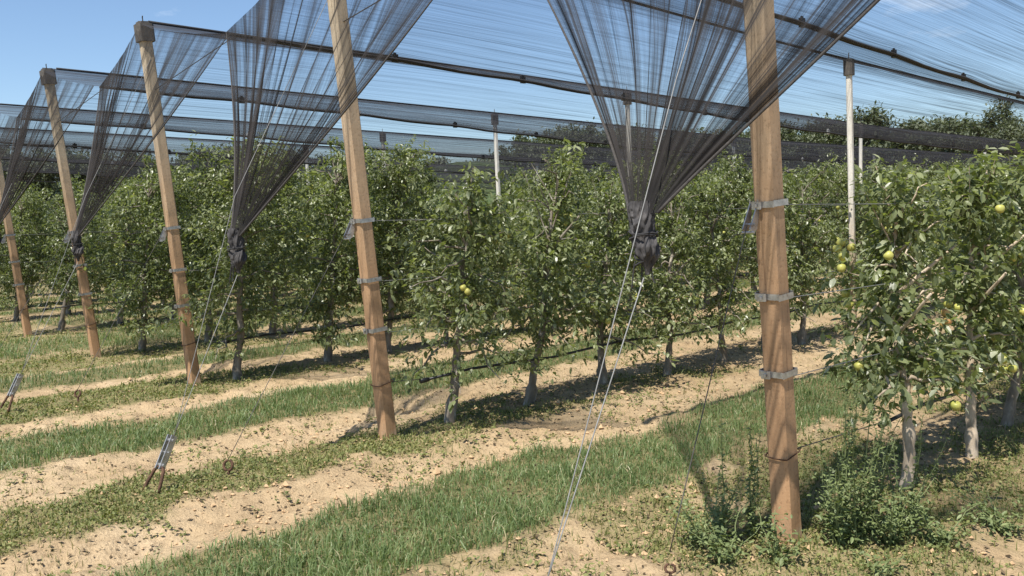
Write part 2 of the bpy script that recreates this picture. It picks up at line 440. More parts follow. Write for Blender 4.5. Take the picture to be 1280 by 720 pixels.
cb = MB()
x, y, d = scatter(-10, -.3, .8, 10, lambda d: np.interp(d, [0, 5, 9, 12], [380, 300, 110, 20]), lambda x, y: (1 - grass_mask(x, y)) * (.2 + sstep(.45, .75, fbm(x * 1.8, y * 1.8, 99))), 700)
n = len(x)
ico = np.array([(0, 0, 1), (.9, 0, .3), (.28, .86, .3), (-.72, .53, .3), (-.72, -.53, .3), (.28, -.86, .3), (0, 0, -.5)])
F = np.array([(0, 1, 2), (0, 2, 3), (0, 3, 4), (0, 4, 5), (0, 5, 1), (6, 2, 1), (6, 3, 2), (6, 4, 3), (6, 5, 4), (6, 1, 5)])
s = rng.gamma(1.5, .0036, n) + .0025
a = rng.uniform(0, 2 * PI, n)
L = ico[None] * rng.uniform(.5, 1.4, (n, 7, 3)) * s[:, None, None]
ca, sa = np.cos(a)[:, None], np.sin(a)[:, None]
L = np.stack([L[..., 0] * ca - L[..., 1] * sa, L[..., 0] * sa + L[..., 1] * ca, L[..., 2]], -1)
V = L + np.stack([x, y, ground_h(x, y) + s * .2], -1)[:, None]
cb.add(V.reshape(-1, 3), [(np.arange(n)[:, None, None] * 7 + F[None]).reshape(-1, 3)])
tag(cb.build('soil_clods', M_stone), 'sandy crumbs and clods lying on the bare tracks', 'clods', kind='stuff')

# ------------------------------------------------------------------ leaves on trees
def leaf_cloud(P, D, size, tone, detail=True):
    """P base points, D unit directions, folded and curled leaf blades"""
    n = len(P)
    up = np.stack([rng.normal(0, .35, n), rng.normal(0, .35, n), np.ones(n)], -1)
    W = np.cross(D, up); W /= np.linalg.norm(W, axis=1, keepdims=True) + 1e-9
    Nn = np.cross(W, D)
    L = size[:, None]; w = L * rng.uniform(.18, .25, n)[:, None]
    curl = rng.uniform(.05, .30, n)[:, None] * L
    fold = rng.uniform(.05, .35, n)[:, None]
    p = lambda t, s, k: P + D * L * t + W * w * s * k + Nn * (np.abs(s) * k * w * fold - curl * t * t)
    V = np.stack([p(0, 0, 0), p(.32, -1, 1), p(.32, 0, 0), p(.32, 1, 1), p(.72, -1, .8), p(.72, 0, 0), p(.72, 1, .8), p(1, 0, 0)], 1).reshape(-1, 3)
    i = np.arange(n)[:, None] * 8
    Q4 = np.concatenate([i + np.array([[1, 2, 5, 4]]), i + np.array([[2, 3, 6, 5]])])
    Q3 = np.concatenate([i + np.array([[0, 2, 1]]), i + np.array([[0, 3, 2]]), i + np.array([[4, 5, 7]]), i + np.array([[5, 6, 7]])])
    return V, [Q4, Q3], np.repeat(tone, 8)

M_apples = []
for k, st in enumerate(([(.3, (.36, .38, .085)), (.7, (.52, .46, .12))], [(.35, (.50, .20, .08)), (.55, (.58, .38, .12)), (.7, (.60, .52, .16))])):
    M_apples.append(simple('apple_skin', st, 14 if k == 0 else 9, .45))
def apple_geo(r):
    pts = []
    prof = [(0.0, .62), (.25, .80), (.6, .88), (.9, .62), (1.0, .1), (.88, -.42), (.6, -.80), (.25, -.92), (0, -.80)]
    seg = 12
    V = np.array([(r * p * math.cos(2 * PI * k / seg), r * p * math.sin(2 * PI * k / seg), r * q) for p, q in prof for k in range(seg)])
    i, j = np.meshgrid(np.arange(len(prof) - 1), np.arange(seg), indexing='ij'); j2 = (j + 1) % seg
    return V, [np.stack([i * seg + j, (i + 1) * seg + j, (i + 1) * seg + j2, i * seg + j2], -1).reshape(-1, 4)]
APPLE = []
for m in M_apples:
    v, p = apple_geo(.027)
    o = nmesh('apple', v, p, m, True)
    APPLE.append(o.data); bpy.data.objects.remove(o)

def make_tree(H=2.25, cb=.5, wy=.62, wx=.6, nshoot=480, leaf=.085, apples=8, lean=.14, bark=None, trunk_r=.040, bare=False, airy=.13):
    root = empty('apple_tree')
    # trunk
    k = 14
    t = np.linspace(0, 1, k)
    wob = np.cumsum(rng.normal(0, .013, (k, 2)), axis=0) * np.array([1, 1])
    tp = np.stack([wob[:, 0], lean * 1.1 * t + wob[:, 1], t * H * .93 - .04], -1)
    tp[0, :2] = 0
    tr = trunk_r * np.interp(t, [0, .03, .08, .45, 1], [1.35, 1.12, 1, .62, .16])
    tm = MB()
    tz = np.linspace(0, 1, 44); tf = np.stack([np.interp(tz, t, tp[:, c]) for c in range(3)], -1); tf[:, :2] += rng.normal(0, .0022, (44, 2))
    rf = np.interp(tz, t, tr) * (1 + .10 * rng.normal(0, 1, 44) + .16 * np.exp(-((tz * H - .16) / .035) ** 2)); v, p = tube(tf, np.maximum(rf, .004), 10); tm.add(v, p)
    at = lambda z: np.array([np.interp(z, tp[:, 2], tp[:, 0]), np.interp(z, tp[:, 2], tp[:, 1]), z])
    starts, dirs, pts = [], [], []
    nb = rng.integers(18, 24)
    for bidx in range(nb):
        f = (bidx + rng.random() * .8) / nb
        z = cb + .02 + (H * .93 - cb - .1) * f
        a = bidx * 2.4 + rng.normal(0, .4)
        out = np.array([math.cos(a) * wx, math.sin(a) * wy, 0]) * rng.uniform(.62, 1.2) * (1.0 - .55 * f ** 1.6)
        rise = rng.uniform(-.05, .26) + .2 * f
        b0 = at(z)
        m = 7
        s = np.linspace(0, 1, m)[:, None]
        droop = rng.uniform(.12, .38) * (1 - .5 * f)
        bp = b0 + out * s + np.array([0, 0, 1]) * (rise * s - droop * s ** 2.2)
        bp[1:] += rng.normal(0, .018, (m - 1, 3))
        bp[:, 2] = np.maximum(bp[:, 2], cb * .72)
        v, p = tube(bp, np.interp(s[:, 0], [0, 1], [.013 * (1.1 - .5 * f), .003]), 5, False); tm.add(v, p)
        ns = int(nshoot / nb * (np.linalg.norm(out) / .5 + .25))
        q = rng.random(ns) ** .75
        base = np.stack([np.interp(q, s[:, 0], bp[:, c]) for c in range(3)], -1)
        pts.append(base + rng.normal(0, 1, (ns, 3)) * np.array([.10, .10, .085]))
    # shoots up the leader
    ns = nshoot // 7
    zz = rng.uniform(cb + .2, H, ns)
    pts.append(np.stack([np.interp(zz, tp[:, 2], tp[:, 0]), np.interp(zz, tp[:, 2], tp[:, 1]), zz], -1) + rng.normal(0, 1, (ns, 3)) * np.array([.07, .07, .03]))
    for _ in range(5):   # a few upright one-year shoots at the head
        a = rng.uniform(0, 2 * PI); z0 = H * rng.uniform(.66, .84); b0 = at(z0)
        hgt = H * 1.03 - z0 - rng.uniform(0, .16) * H
        e = b0 + np.array([math.cos(a) * .16, math.sin(a) * .2, hgt])
        s = np.linspace(0, 1, 5)[:, None]
        bp = b0 + (e - b0) * s
        v, p = tube(bp, np.linspace(.007, .002, 5), 5, False); tm.add(v, p)
        q = rng.random(12)[:, None]
        pts.append(b0 + (e - b0) * q + rng.normal(0, .022, (12, 3)))
    if bare:
        for a, z0, ln in ((.6, H * .62, .34), (2.6, H * .5, .3)):
            b0 = at(z0); s = np.linspace(0, 1, 5)[:, None]
            bp = b0 + np.array([.35, .25 * math.cos(a), .36]) * s * ln * 2.4
            v, p = tube(bp, np.linspace(.014, .007, 5), 6); tm.add(v, p)
    P = np.concatenate(pts)
    keep = P[:, 2] > cb * .6
    P = P[keep]
    # knock irregular holes into the crown so that light shows through
    hole = fbm(P[:, 1] * 3.1 + 7 * rng.random(), P[:, 2] * 3.1 + P[:, 0] * 2, int(rng.integers(1000)), 2)
    P = P[hole > np.quantile(hole, airy)]
    nl = rng.integers(3, 7, len(P))
    idx = np.repeat(np.arange(len(P)), nl)
    n = len(idx)
    ax = at(1.2)
    outw = P[idx] - np.stack([np.full(n, ax[0]), np.full(n, ax[1]), P[idx][:, 2]], -1)
    outw /= np.linalg.norm(outw, axis=1, keepdims=True) + .05
    D = rng.normal(0, .72, (n, 3)) * np.array([1, 1, .8]) + outw * .55 + np.array([0, 0, -.34])
    D /= np.linalg.norm(D, axis=1, keepdims=True)
    sz = leaf * rng.uniform(.45, 1.25, n)
    base = P[idx] + D * .012 + rng.normal(0, .012, (n, 3))
    cl = rng.normal(.42, .14, len(P))[idx]
    tone = np.clip(cl + rng.normal(0, .16, n), 0, .90)
    pale = rng.random(n) < .055  # whitish leaves: painted sun glints together with pale undersides
    tone[pale] = rng.uniform(.9, 1, pale.sum())
    tm.build('trunk', bark or M_bark, root, True)
    v, p, tt = leaf_cloud(base, D, sz, tone)
    cr = MB(); cr.add(v, p, tone=tt)
    cr.build('crown', M_leaf, root)
    done = 0
    while done < apples:
        q = P[rng.integers(len(P))]
        if not cb * .9 < q[2] < H * .9: continue
        rad = np.array([q[0] - ax[0], q[1] - ax[1]]); ln = np.linalg.norm(rad) + 1e-6
        push = max(0, .30 - ln); kind = 0 if rng.random() < .94 else 1
        for _ in range(int(rng.integers(1, 4))):      # hung singly or in twos and threes, on the outside of the crown
            if done >= apples: break
            done += 1
            o = bpy.data.objects.new('apple', APPLE[kind]); COL.objects.link(o); o.parent = root
            o.location = (q[0] + rad[0] / ln * push + rng.normal(0, .028), q[1] + rad[1] / ln * push + rng.normal(0, .028), q[2] - .05 + rng.normal(0, .028))
            o.rotation_euler = (rng.normal(0, .3), rng.normal(0, .3), rng.uniform(0, 6)); o.scale = (1, 1, rng.uniform(.88, 1.0))
    return root

ORD = ['first', 'second', 'third', 'fourth', 'fifth', 'sixth', 'seventh', 'eighth', 'ninth', 'tenth', 'eleventh', 'twelfth', 'thirteenth', 'fourteenth', 'fifteenth', 'sixteenth', 'seventeenth', 'eighteenth', 'nineteenth']
TENS = {20: 'twent', 30: 'thirt', 40: 'fort', 50: 'fift'}
def ordinal(n):
    if n < 20: return ORD[n - 1]
    t = n // 10 * 10
    return TENS[t] + 'ieth' if n % 10 == 0 else TENS[t] + 'y-' + ORD[n % 10 - 1]

protos = []
for k in range(9):
    protos.append([make_tree(H=[1.95, 2.05, 1.9, 2.1, 2.0, 2.4, 2.5, 2.35, 2.48][k], cb=[.46, .50, .42, .48, .48, .40, .42, .38, .42][k], wy=rng.uniform(.50, .62) if k < 5 else rng.uniform(.66, .8), wx=rng.uniform(.5, .62), airy=.24 if k < 5 else .08,
                             nshoot=[1080, 1120, 1030, 1120, 1100, 1500, 1550, 1500, 1550][k], leaf=.060 if k < 5 else .058, apples=[6, 7, 4, 6, 5, 4, 4, 4, 3][k], lean=rng.uniform(.16, .34), bare=k in (1, 3, 4)), False])
fallback = None
def place_tree(k, x, y, rz, sc, label, group):
    pr = protos[k]
    if not pr[1]: o = pr[0]; pr[1] = True
    else: o = copy_thing(pr[0])
    o.location = (x, y, float(ground_h(np.array([x]), np.array([y]))[0]))
    o.rotation_euler = (0, 0, rz); o.scale = (sc, sc, sc * 1.0)
    tag(o, label, 'apple tree', group)
    return o

rows_y = {3: [4.2, 5.09, 6.1, 6.95, 7.86, 8.79, 9.45, 10.95, 11.7, 12.1, 13.0, 13.9, 14.8, 15.7, 16.6, 17.5, 18.4],
          2: [4.08, 5.25, 6.1, 7.0] + list(np.arange(7.9, 29, .92)),
          1: list(np.arange(4.25, 38, .93)), 0: list(np.arange(4.2, 44, .95)), -1: list(np.arange(4.3, 42, .95)), -2: list(np.arange(4.3, 42, .95)), -3: list(np.arange(4.3, 26, .95))}
DESC = {3: 'apple tree with pale apples', 2: 'tall dense apple tree', 1: 'tall dark apple tree', 0: 'bushy apple tree', -1: 'far apple tree', -2: 'far apple tree', -3: 'far apple tree'}
for r, ys in rows_y.items():
    for i, y in enumerate(ys):
        if r == 3: k = [0, 1, 2, 4, 3][i % 5]
        elif r == 2: k = [5, 6, 7, 8, 3, 1][int(rng.integers(0, 4 if y < 8 else 6))]
        else: k = [5, 6, 7, 8, 1, 3][int(rng.integers(0, 6))]
        sc = rng.uniform(.93, 1.06) * (1.14 if r < 3 else 1)
        sc = min(sc, (2.58 if r == 2 else 2.72) / [1.95, 2.05, 1.9, 2.1, 2.0, 2.4, 2.5, 2.35, 2.48][k])
        if r <= 2 and abs(math.degrees(math.atan2(-ROWX[r], y)) - 50.9) < (3.4 if r == 2 else 2.6): sc *= .76
        place_tree(k, ROWX[r] + rng.normal(0, .06), y + (0 if i < 4 else rng.normal(0, .05)), rng.uniform(-.6, .6) + (PI if i > 2 and rng.random() < .15 else 0), sc,
                   f'{DESC[r]}, {ordinal(i + 1)} in line behind the {RANK[r]} leaning post', f'apple trees in the row of the {RANK[r]} leaning post')
# the three trees close by, in the row of the largest post
row4 = [(-2.15, 4.96, 1.78, .60, .34, 840, 18, M_palebark, 'apple tree with bare pale trunk beside the capped pipe end, first behind largest leaning post'),
        (-2.1, 5.84, 1.86, .54, .42, 1040, 18, M_palebark, 'apple tree with short pale trunk, second behind the largest leaning post'),
        (-2.2, 6.75, 1.9, .48, .46, 860, 8, M_bark, 'apple tree with low hanging leaves, third behind the largest leaning post'),
        (-2.15, 7.65, 1.9, .5, .66, 650, 5, M_bark, 'apple tree cut by the picture edge, fourth behind the largest leaning post'),
        (-2.2, 8.5, 1.95, .5, .66, 600, 4, M_bark, 'apple tree almost hidden, fifth behind the largest leaning post')]
for (x, y, H, cb_, w, ns, na, bk, lb) in row4:
    o = make_tree(H=H, cb=cb_, wy=w, wx=w, nshoot=ns, leaf=.066, airy=.13, apples=na, lean=.07, bark=bk, trunk_r=.035, bare=True)
    o.location = (x, y, float(ground_h(np.array([x]), np.array([y]))[0]))
    tag(o, lb, 'apple tree', 'apple trees in the row of the largest leaning post')

# ------------------------------------------------------------------ posts
def lean_frame(r, z):
    t = z / 3.66
    return np.array([ROWX[r], BASEY[r] + (TOPY[r] - BASEY[r]) * t, z])

def end_post(r, label):
    root = empty('leaning_post', (ROWX[r], BASEY[r], 0))
    ang = math.atan2(BASEY[r] - TOPY[r], 3.66)
    root.rotation_euler = (ang, 0, rng.normal(0, .03))
    tag(root, label, 'post', 'leaning end posts of the rows')
    w = .105
    # slightly uneven square post
    zs = np.linspace(-.3, 3.62, 28)
    ch = .012; h = w / 2
    ring = np.array([(-h + ch, -h), (h - ch, -h), (h, -h + ch), (h, h - ch), (h - ch, h), (-h + ch, h), (-h, h - ch), (-h, -h + ch)])
    V = []
    for z in zs:
        rr = ring * (1 + .05 * max(0, (1.2 - z)) / 1.5) + rng.normal(0, .0009, ring.shape)
        V.append(np.c_[rr, np.full(8, z)])
    V = np.concatenate(V)
    i, j = np.meshgrid(np.arange(len(zs) - 1), np.arange(8), indexing='ij'); j2 = (j + 1) % 8
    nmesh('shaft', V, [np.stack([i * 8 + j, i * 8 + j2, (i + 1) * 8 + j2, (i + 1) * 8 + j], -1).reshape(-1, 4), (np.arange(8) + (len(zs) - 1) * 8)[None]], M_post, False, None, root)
    m = MB()
    m.add(*box((0, 0, 3.57), (w + .05, w + .05, .17), ch=.02)); m.add(*box((0, 0, 3.665), (w + .012, w + .012, .024), ch=.02))
    m.build('post_cap', M_cap, root)
    m = MB(); m.add(*tube([(0, 0, 3.67), (0, 0, 3.72), (.012, 0, 3.735)], .006, 6)); m.build('cap_pin', M_darkwire, root)
    for q, z in enumerate((1.63, 1.20, .83)):
        st = MB(); g = w + .018 + .006 * (1.2 - z); t = .0035; hh = .029
        tilt = rng.normal(0, .03)
        for (cx, cy, sx, sy) in ((0, -g / 2, g + t, t), (0, g / 2, g + t, t), (-g / 2, 0, t, g - t - .001), (g / 2, 0, t, g - t - .001)):
            st.add(*box((cx, cy, z + cx * tilt * 2), (sx, sy, hh)))
        s_ = st.build('strap', M_steel, root)
        bk = MB()
        bk.add(*box((-.022, -g / 2 - .010, z - .002), (.05, .014, .036), ch=.004)); bk.add(*box((-.02, -g / 2 - .022, z - .002), (.014, .012, .014), ch=.004))
        bk.build('buckle', M_steel, s_)
    # twin bracket plates held by the top strap
    for sx in (-1, 1):
        br = MB()
        cx = -w / 2 + .012 + sx * .020
        pl = np.array([(-.052, .035), (-.052, .02), (-.125, -.095), (-.105, -.115), (-.07, -.10), (-.045, -.03)])
        k = len(pl)
        V = np.concatenate([np.c_[np.full(k, cx - .003), pl[:, 0] - .012, 1.62 + pl[:, 1]], np.c_[np.full(k, cx + .003), pl[:, 0] - .012, 1.62 + pl[:, 1]]])
        ii_ = np.arange(k); jj_ = (ii_ + 1) % k
        br.add(V, [np.stack([ii_, jj_, jj_ + k, ii_ + k], -1), ii_[None, ::-1], (ii_ + k)[None]])
        br.build('bracket_plate', M_steel, root)
    bb = MB(); bb.add(*tube([(-w / 2 - .018, -.105, 1.545), (-w / 2 + .042, -.105, 1.545)], .007, 8)); bb.add(*tube([(-w / 2 - .02, -.12, 1.51), (-w / 2 + .045, -.12, 1.51)], .006, 8))
    bb.build('bracket_bolt', M_steel, root)
    wr = MB()
    a = np.linspace(0, 2 * PI, 25); g = w / 2 + .010
    sq = np.stack([np.clip(np.cos(a) * 1.35, -1, 1) * g, np.clip(np.sin(a) * 1.35, -1, 1) * g, .43 + .012 * np.sin(a)], -1)
    wr.add(*tube(sq, .0035, 5)); wr.build('wire_tie', M_rust, root)
    return root

POSTLAB = {4: 'thickest leaning brown post with grey metal straps, tall weeds round its foot',
           3: 'second thickest leaning brown post with grey straps, bare foot standing in low weeds',
           2: 'third largest leaning brown post, dark capped top against the sky, young trunk beside its foot',
           1: 'fourth largest leaning brown post, dark capped, a net knot hanging across its middle',
           0: 'smallest visible leaning post at the picture edge, partly behind dark net',
           -1: 'leaning post hidden behind the far rows of apple trees, sixth in the line'}
for r, l in POSTLAB.items(): end_post(r, l)

def ridge(y, r=0): return 3.66 - .021 * np.clip(y - 3.4, 0, 16) - .004 * np.clip(y - 19.4, 0, 60) - (.07 * sstep(4, 10, y) if r == 3 else 0)
def drop(y): return .42 + .21 * sstep(3.5, 14, y)

NUMW = ['first', 'second', 'third', 'fourth']
def inner_post(r, n, y, x):
    H = float(ridge(y, r))
    root = empty('trellis_post', (x, y, 0), rng.normal(0, .05))
    root.rotation_euler = (rng.normal(0, .006), -.012 + rng.normal(0, .006), rng.normal(0, .08))
    tag(root, f'slim upright pale post, {NUMW[n]} in the row of the {RANK[r]} leaning post', 'post', 'upright pale posts inside the rows')
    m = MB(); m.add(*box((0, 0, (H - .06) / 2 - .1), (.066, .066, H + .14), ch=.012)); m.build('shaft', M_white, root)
    m = MB(); m.add(*box((0, 0, H - .09), (.115, .115, .20), ch=.02)); m.add(*tube([(0, 0, H), (0, 0, H + .09)], .006, 6)); m.build('post_cap', M_cap, root)
for r in (3, 2, 1, 0, -1, -2):
    for n, y in enumerate((10.8, 18.5, 25.8, 33.2)):
        if r == 3 and n > 1: continue
        inner_post(r, n, y, ROWX[r] + (.06 if r == 3 and n == 0 else rng.normal(0, .03)))

# ------------------------------------------------------------------ hail nets
def valley_x(r):
    a = ROWX.get(r - 1, ROWX[r] - 3.3); b_ = ROWX.get(r + 1, ROWX[r] + 3.25)
    return (a + ROWX[r]) / 2, (ROWX[r] + b_) / 2
YEND = {4: 30, 3: 34, 2: 46, 1: 52, 0: 52, -1: 52, -2: 52, -3: 52}
def front_y(r, u): return TOPY[r] - .05 + .10 * np.abs(u)
def roof_pt(r, u, y):
    xl, xr = valley_x(r)
    x = ROWX[r] + np.where(u < 0, -u * (xl - ROWX[r] + .012), u * (xr - ROWX[r] - .012))
    clip = (y - 3.4) / 1.72
    scal = .018 * np.abs(np.sin(PI * clip)) ** 1.4 * np.abs(u) ** 6 * sstep(3.4, 4.4, y)
    z = ridge(y, r) + .012 - (drop(y) - (.07 * sstep(4, 10, y) * np.abs(u) if r == 3 else 0)) * np.abs(u) ** (.66 + .2 * sstep(4, 8, y)) - scal
    z = z + .012 * (fbm(u * 9 + r * 3.1, y * .5, 200 + r, 3) - .5) * 2 * (1 - np.abs(u) ** 4)
    return x, z

KNOT = {4: (2.72, 1.50), 3: (2.52, 1.45), 2: (2.6, 1.48), 1: (3.30, 1.52), 0: (2.75, 1.5), -1: (2.7, 1.5), -2: (2.7, 1.5), -3: (2.7, 1.5)}
KNOT[1] = (2.6, 1.60)
NETLAB = {4: 'dark hail net hung from the largest leaning post, gathered into the biggest knot',
          3: 'dark hail net hung from the second largest leaning post, tied in a hanging knot',
          2: 'dark hail net draped from the dark capped top of the third largest leaning post',
          1: 'dark hail net draped from the dark capped top of the fourth largest leaning post',
          0: 'dark hail net draped from the fifth largest leaning post at the picture edge',
          -1: 'dark hail net stretched over the sixth tree row, a thin distant band',
          -2: 'dark hail net stretched over the seventh tree row, a thin distant band above tree tops',
          -3: 'dark hail net stretched over the last tree row before the far trees'}
for r in ROWX:
    root = empty('hail_net', (ROWX[r], TOPY[r], 0))
    off = np.array([ROWX[r], TOPY[r], 0])
    tag(root, NETLAB[r], 'net', 'dark hail nets over the tree rows')
    # roof
    nu = 241
    u = np.sign(np.linspace(-1, 1, nu)) * np.abs(np.linspace(-1, 1, nu))
    ys = np.concatenate([np.linspace(0, 1, 14)[:-1] ** 1.0 * 2.2, np.arange(2.2, YEND[r] - 3.4, .36)])
    Uu, Yy = np.meshgrid(u, ys, indexing='ij')
    Y = front_y(r, Uu) * np.exp(-Yy / 2) + (3.4) * (1 - np.exp(-Yy / 2)) + Yy
    X, Z = roof_pt(r, Uu, Y)
    wand = Uu * 14 + .5 * (fbm(Uu * 2, Y * .35, 300 + r, 2) - .5)
    st = sstep(.66, .9, vnoise(wand * 4.2, Y * .12, 311 + r)) * .7 + sstep(.60, .85, vnoise(wand * 9.5, Y * .2, 331 + r)) * 1.1
    lay = .62 + st * (.35 + .65 * vnoise(Uu * 3, Y * .4, 351 + r)) + 1.6 * np.abs(Uu) ** 16 + 3.0 * np.exp(-(Uu / .06) ** 2)
    n1_, n2_ = X.shape
    i, j = np.meshgrid(np.arange(n1_ - 1), np.arange(n2_ - 1), indexing='ij')
    Q = np.stack([i * n2_ + j, (i + 1) * n2_ + j, (i + 1) * n2_ + j + 1, i * n2_ + j + 1], -1).reshape(-1, 4)
    nmesh('net_roof', np.stack([X, Y, Z], -1).reshape(-1, 3) - off, [Q], M_net, True, {'layers': lay, 'across': Uu * 120 + 40 * r, 'along': Y * .35}, root)
    # hems and ridge cord
    yy = np.arange(3.42, YEND[r] - 1, .36)
    for s in (-1, 1):
        x_, z_ = roof_pt(r, np.full_like(yy, s * .999), yy)
        rad = .009 + .009 * vnoise(yy * 1.5, yy * 0, 7 + r)
        v, p = tube(np.stack([x_, yy, z_ - .012], -1) - off, rad, 6); h = MB(); h.add(v, p); h.build('hem', M_cord, root, True)
    v, p = tube(np.stack([np.full_like(yy, ROWX[r]), yy, ridge(yy, r) + .014], -1) - off, .014, 6); h = MB(); h.add(v, p); h.build('ridge_cord', M_cord, root, True)
    # clips where neighbouring nets meet
    for n, y in enumerate(np.arange(3.4 + 1.72, min(YEND[r] - 2, 26), 1.72)):
        x_, z_ = roof_pt(r, np.array([.999]), np.array([y]))
        m = MB(); m.add(*box((x_[0] - off[0], y - off[1], z_[0] + .0), (.03, .075, .075), ch=.008))
        m.add(*box((x_[0] - off[0], y - off[1], z_[0] + .043), (.012, .03, .022)))
        m.build('clip', M_palecl if rng.random() < .35 else M_clip, root)
    # gathered end
    nu, nv = 760, 36
    u0 = np.linspace(-1, 1, nu); v0 = np.linspace(0, 1, nv)
    ky, kz = KNOT[r]
    uw = u0 + .22 * (vnoise(u0 * 2.2, u0 * 0 + r, 409 + r) - .5)
    nzz = (vnoise(uw * 4.2 + 11 * r, u0 * 0 + r, 400 + r) - .5) * 2.5 + (vnoise(uw * 13 + .3 * r, u0 * 0 + r, 421 + r) - .5) * 2.2 + (vnoise(uw * 62, u0 * 0, 441 + r) - .5) * 3.2
    wf = np.exp(nzz * 1.0)
    # the outermost hem is rolled up
    wf *= (1 - .85 * np.abs(u0) ** 6)
    UU = np.zeros((nu, nv)); LL = np.zeros((nu, nv))
    for b_ in range(nv):
        v = v0[b_] * .999
        k = .50 + .50 * sstep(0, .7, v)
        w = (1 - k) + k * wf / wf.mean()
        w /= w.mean()
        cu = np.concatenate([[0], np.cumsum((w[1:] + w[:-1]) / 2)]); cu = -1 + 2 * cu / cu[-1]
        UU[:, b_] = cu
        wid = max((1 - v) ** 1.12, .05)
        LL[:, b_] = 1 / (np.clip(w, .04, 9) * wid)
    x_, z_ = roof_pt(r, UU, front_y(r, UU))
    y_ = front_y(r, UU)
    VV = np.broadcast_to(v0[None], UU.shape)
    wid = (1 - VV) ** 1.12
    X = ROWX[r] + (x_ - ROWX[r]) * (wid * .955 + .045) + .01 * np.sin(VV * 3)
    sag = .12 * VV * (1 - VV) * np.abs(UU)
    Y = y_ + (ky - y_) * VV + .05 * np.sin(UU * 41 + r) * VV * (1 - VV) * 1.6 + sag * .6
    Z = z_ + (kz + .10 - z_) * (VV ** .97) - sag * 1.1
    n1_, n2_ = X.shape
    i, j = np.meshgrid(np.arange(n1_ - 1), np.arange(n2_ - 1), indexing='ij')
    Q = np.stack([i * n2_ + j, i * n2_ + j + 1, (i + 1) * n2_ + j + 1, (i + 1) * n2_ + j], -1).reshape(-1, 4)
    nmesh('gathered_end', np.stack([X, Y, Z], -1).reshape(-1, 3) - off, [Q], M_fan, True, {'layers': np.clip(LL, 0, 60), 'across': np.broadcast_to(u0[:, None], UU.shape) * 260 + 17 * r, 'along': VV * 2.5}, root)
    for e in (0, -1):
        v, p = tube(np.stack([X[e], Y[e], Z[e]], -1) - off, np.interp(v0, [0, .4, 1], [.003, .006, .007]), 6)
        h = MB(); h.add(v, p); h.build('selvedge', M_selv, root, True)
    # the knot: twisted bunch of net with a short rope tail
    seg, rg = 84, 70
    a = np.linspace(0, 2 * PI, seg, endpoint=False); t = np.linspace(0, 1, rg)
    prof = .84 * np.interp(t, [0, .1, .22, .36, .45, .6, .74, .84, .92, 1], [.050, .056, .064, .058, .050, .068, .060, .034, .018, .012])
    A, T = np.meshgrid(a, t, indexing='ij')
    tw = A + 1.4 * T + .5 * np.sin(T * 7 + r)
    tw = tw + 1.2 * (fbm(np.cos(A) * 2 + 9, np.sin(A) * 2 + T * 4, 520 + r, 2) - .5)
    pl = np.abs(np.sin(tw * 4.5)) ** .7 * .6 + np.abs(np.sin(tw * 9.5 + 5 * T)) * .35
    R_ = prof[None] * (.74 + .24 * pl + .62 * (fbm(np.cos(A) * 1.6 + 5, np.sin(A) * 1.6 + T * 5, 500 + r, 3) - .5) * 2 * np.sin(PI * np.clip(T, 0, 1)) ** .5)
    kx = -.012 * np.cos(T * 4.2) + .012 * T
    V = np.stack([R_ * np.cos(A) + kx, R_ * np.sin(A) * .9 + ky - TOPY[r], kz + .15 - T * .29], -1).reshape(-1, 3)
    i, j = np.meshgrid(np.arange(seg), np.arange(rg - 1), indexing='ij'); i2 = (i + 1) % seg
    Q = np.stack([i * rg + j, i * rg + j + 1, i2 * rg + j + 1, i2 * rg + j], -1).reshape(-1, 4)
    kn = nmesh('knot', V, [Q], M_knot, True, None, root)
    rp = MB(); aa = np.linspace(0, 4 * PI, 40)
    for zc, rr, pit in ((kz + .018, .056, .012), (kz - .085, .036, .016)):
        rp.add(*tube(np.stack([rr * np.cos(aa) * (1 + .05 * np.sin(3 * aa)), rr * np.sin(aa) * .95 + ky - TOPY[r], zc + pit * np.sin(aa * .5) + .006 * np.sin(aa * 2.3)], -1), .0042, 5))
    for q_ in range(3):
        a0 = rng.uniform(0, 6); tt_ = np.linspace(0, 1, 7)
        rp.add(*tube(np.stack([.03 * np.cos(a0) * (1 + tt_ * .8), .03 * np.sin(a0) * (1 + tt_ * .8) + ky - TOPY[r], kz - .085 - .10 * tt_ + .02 * np.sin(tt_ * 5 + q_)], -1), .003, 5))
    rp.build('tie_rope', M_cord, root, True)

# ------------------------------------------------------------------ guy cables, anchors
def cable(name, pts, rad, mat, label, group, sag=.0):
    pts = [np.array(p, dtype=float) for p in pts]
    out = []
    for a_, b_ in zip(pts[:-1], pts[1:]):
        for s in np.linspace(0, 1, 9)[:-1]:
            q = a_ + (b_ - a_) * s; q[2] -= sag * 4 * s * (1 - s); out.append(q)
    out.append(pts[-1])
    out = np.array(out); o0 = out[-1].copy()
    v, p = tube(out - o0, rad, 6)
    m = MB(); m.add(v, p); o = m.build(name, mat, None, True); o.location = o0
    return tag(o, label, 'cable', group)

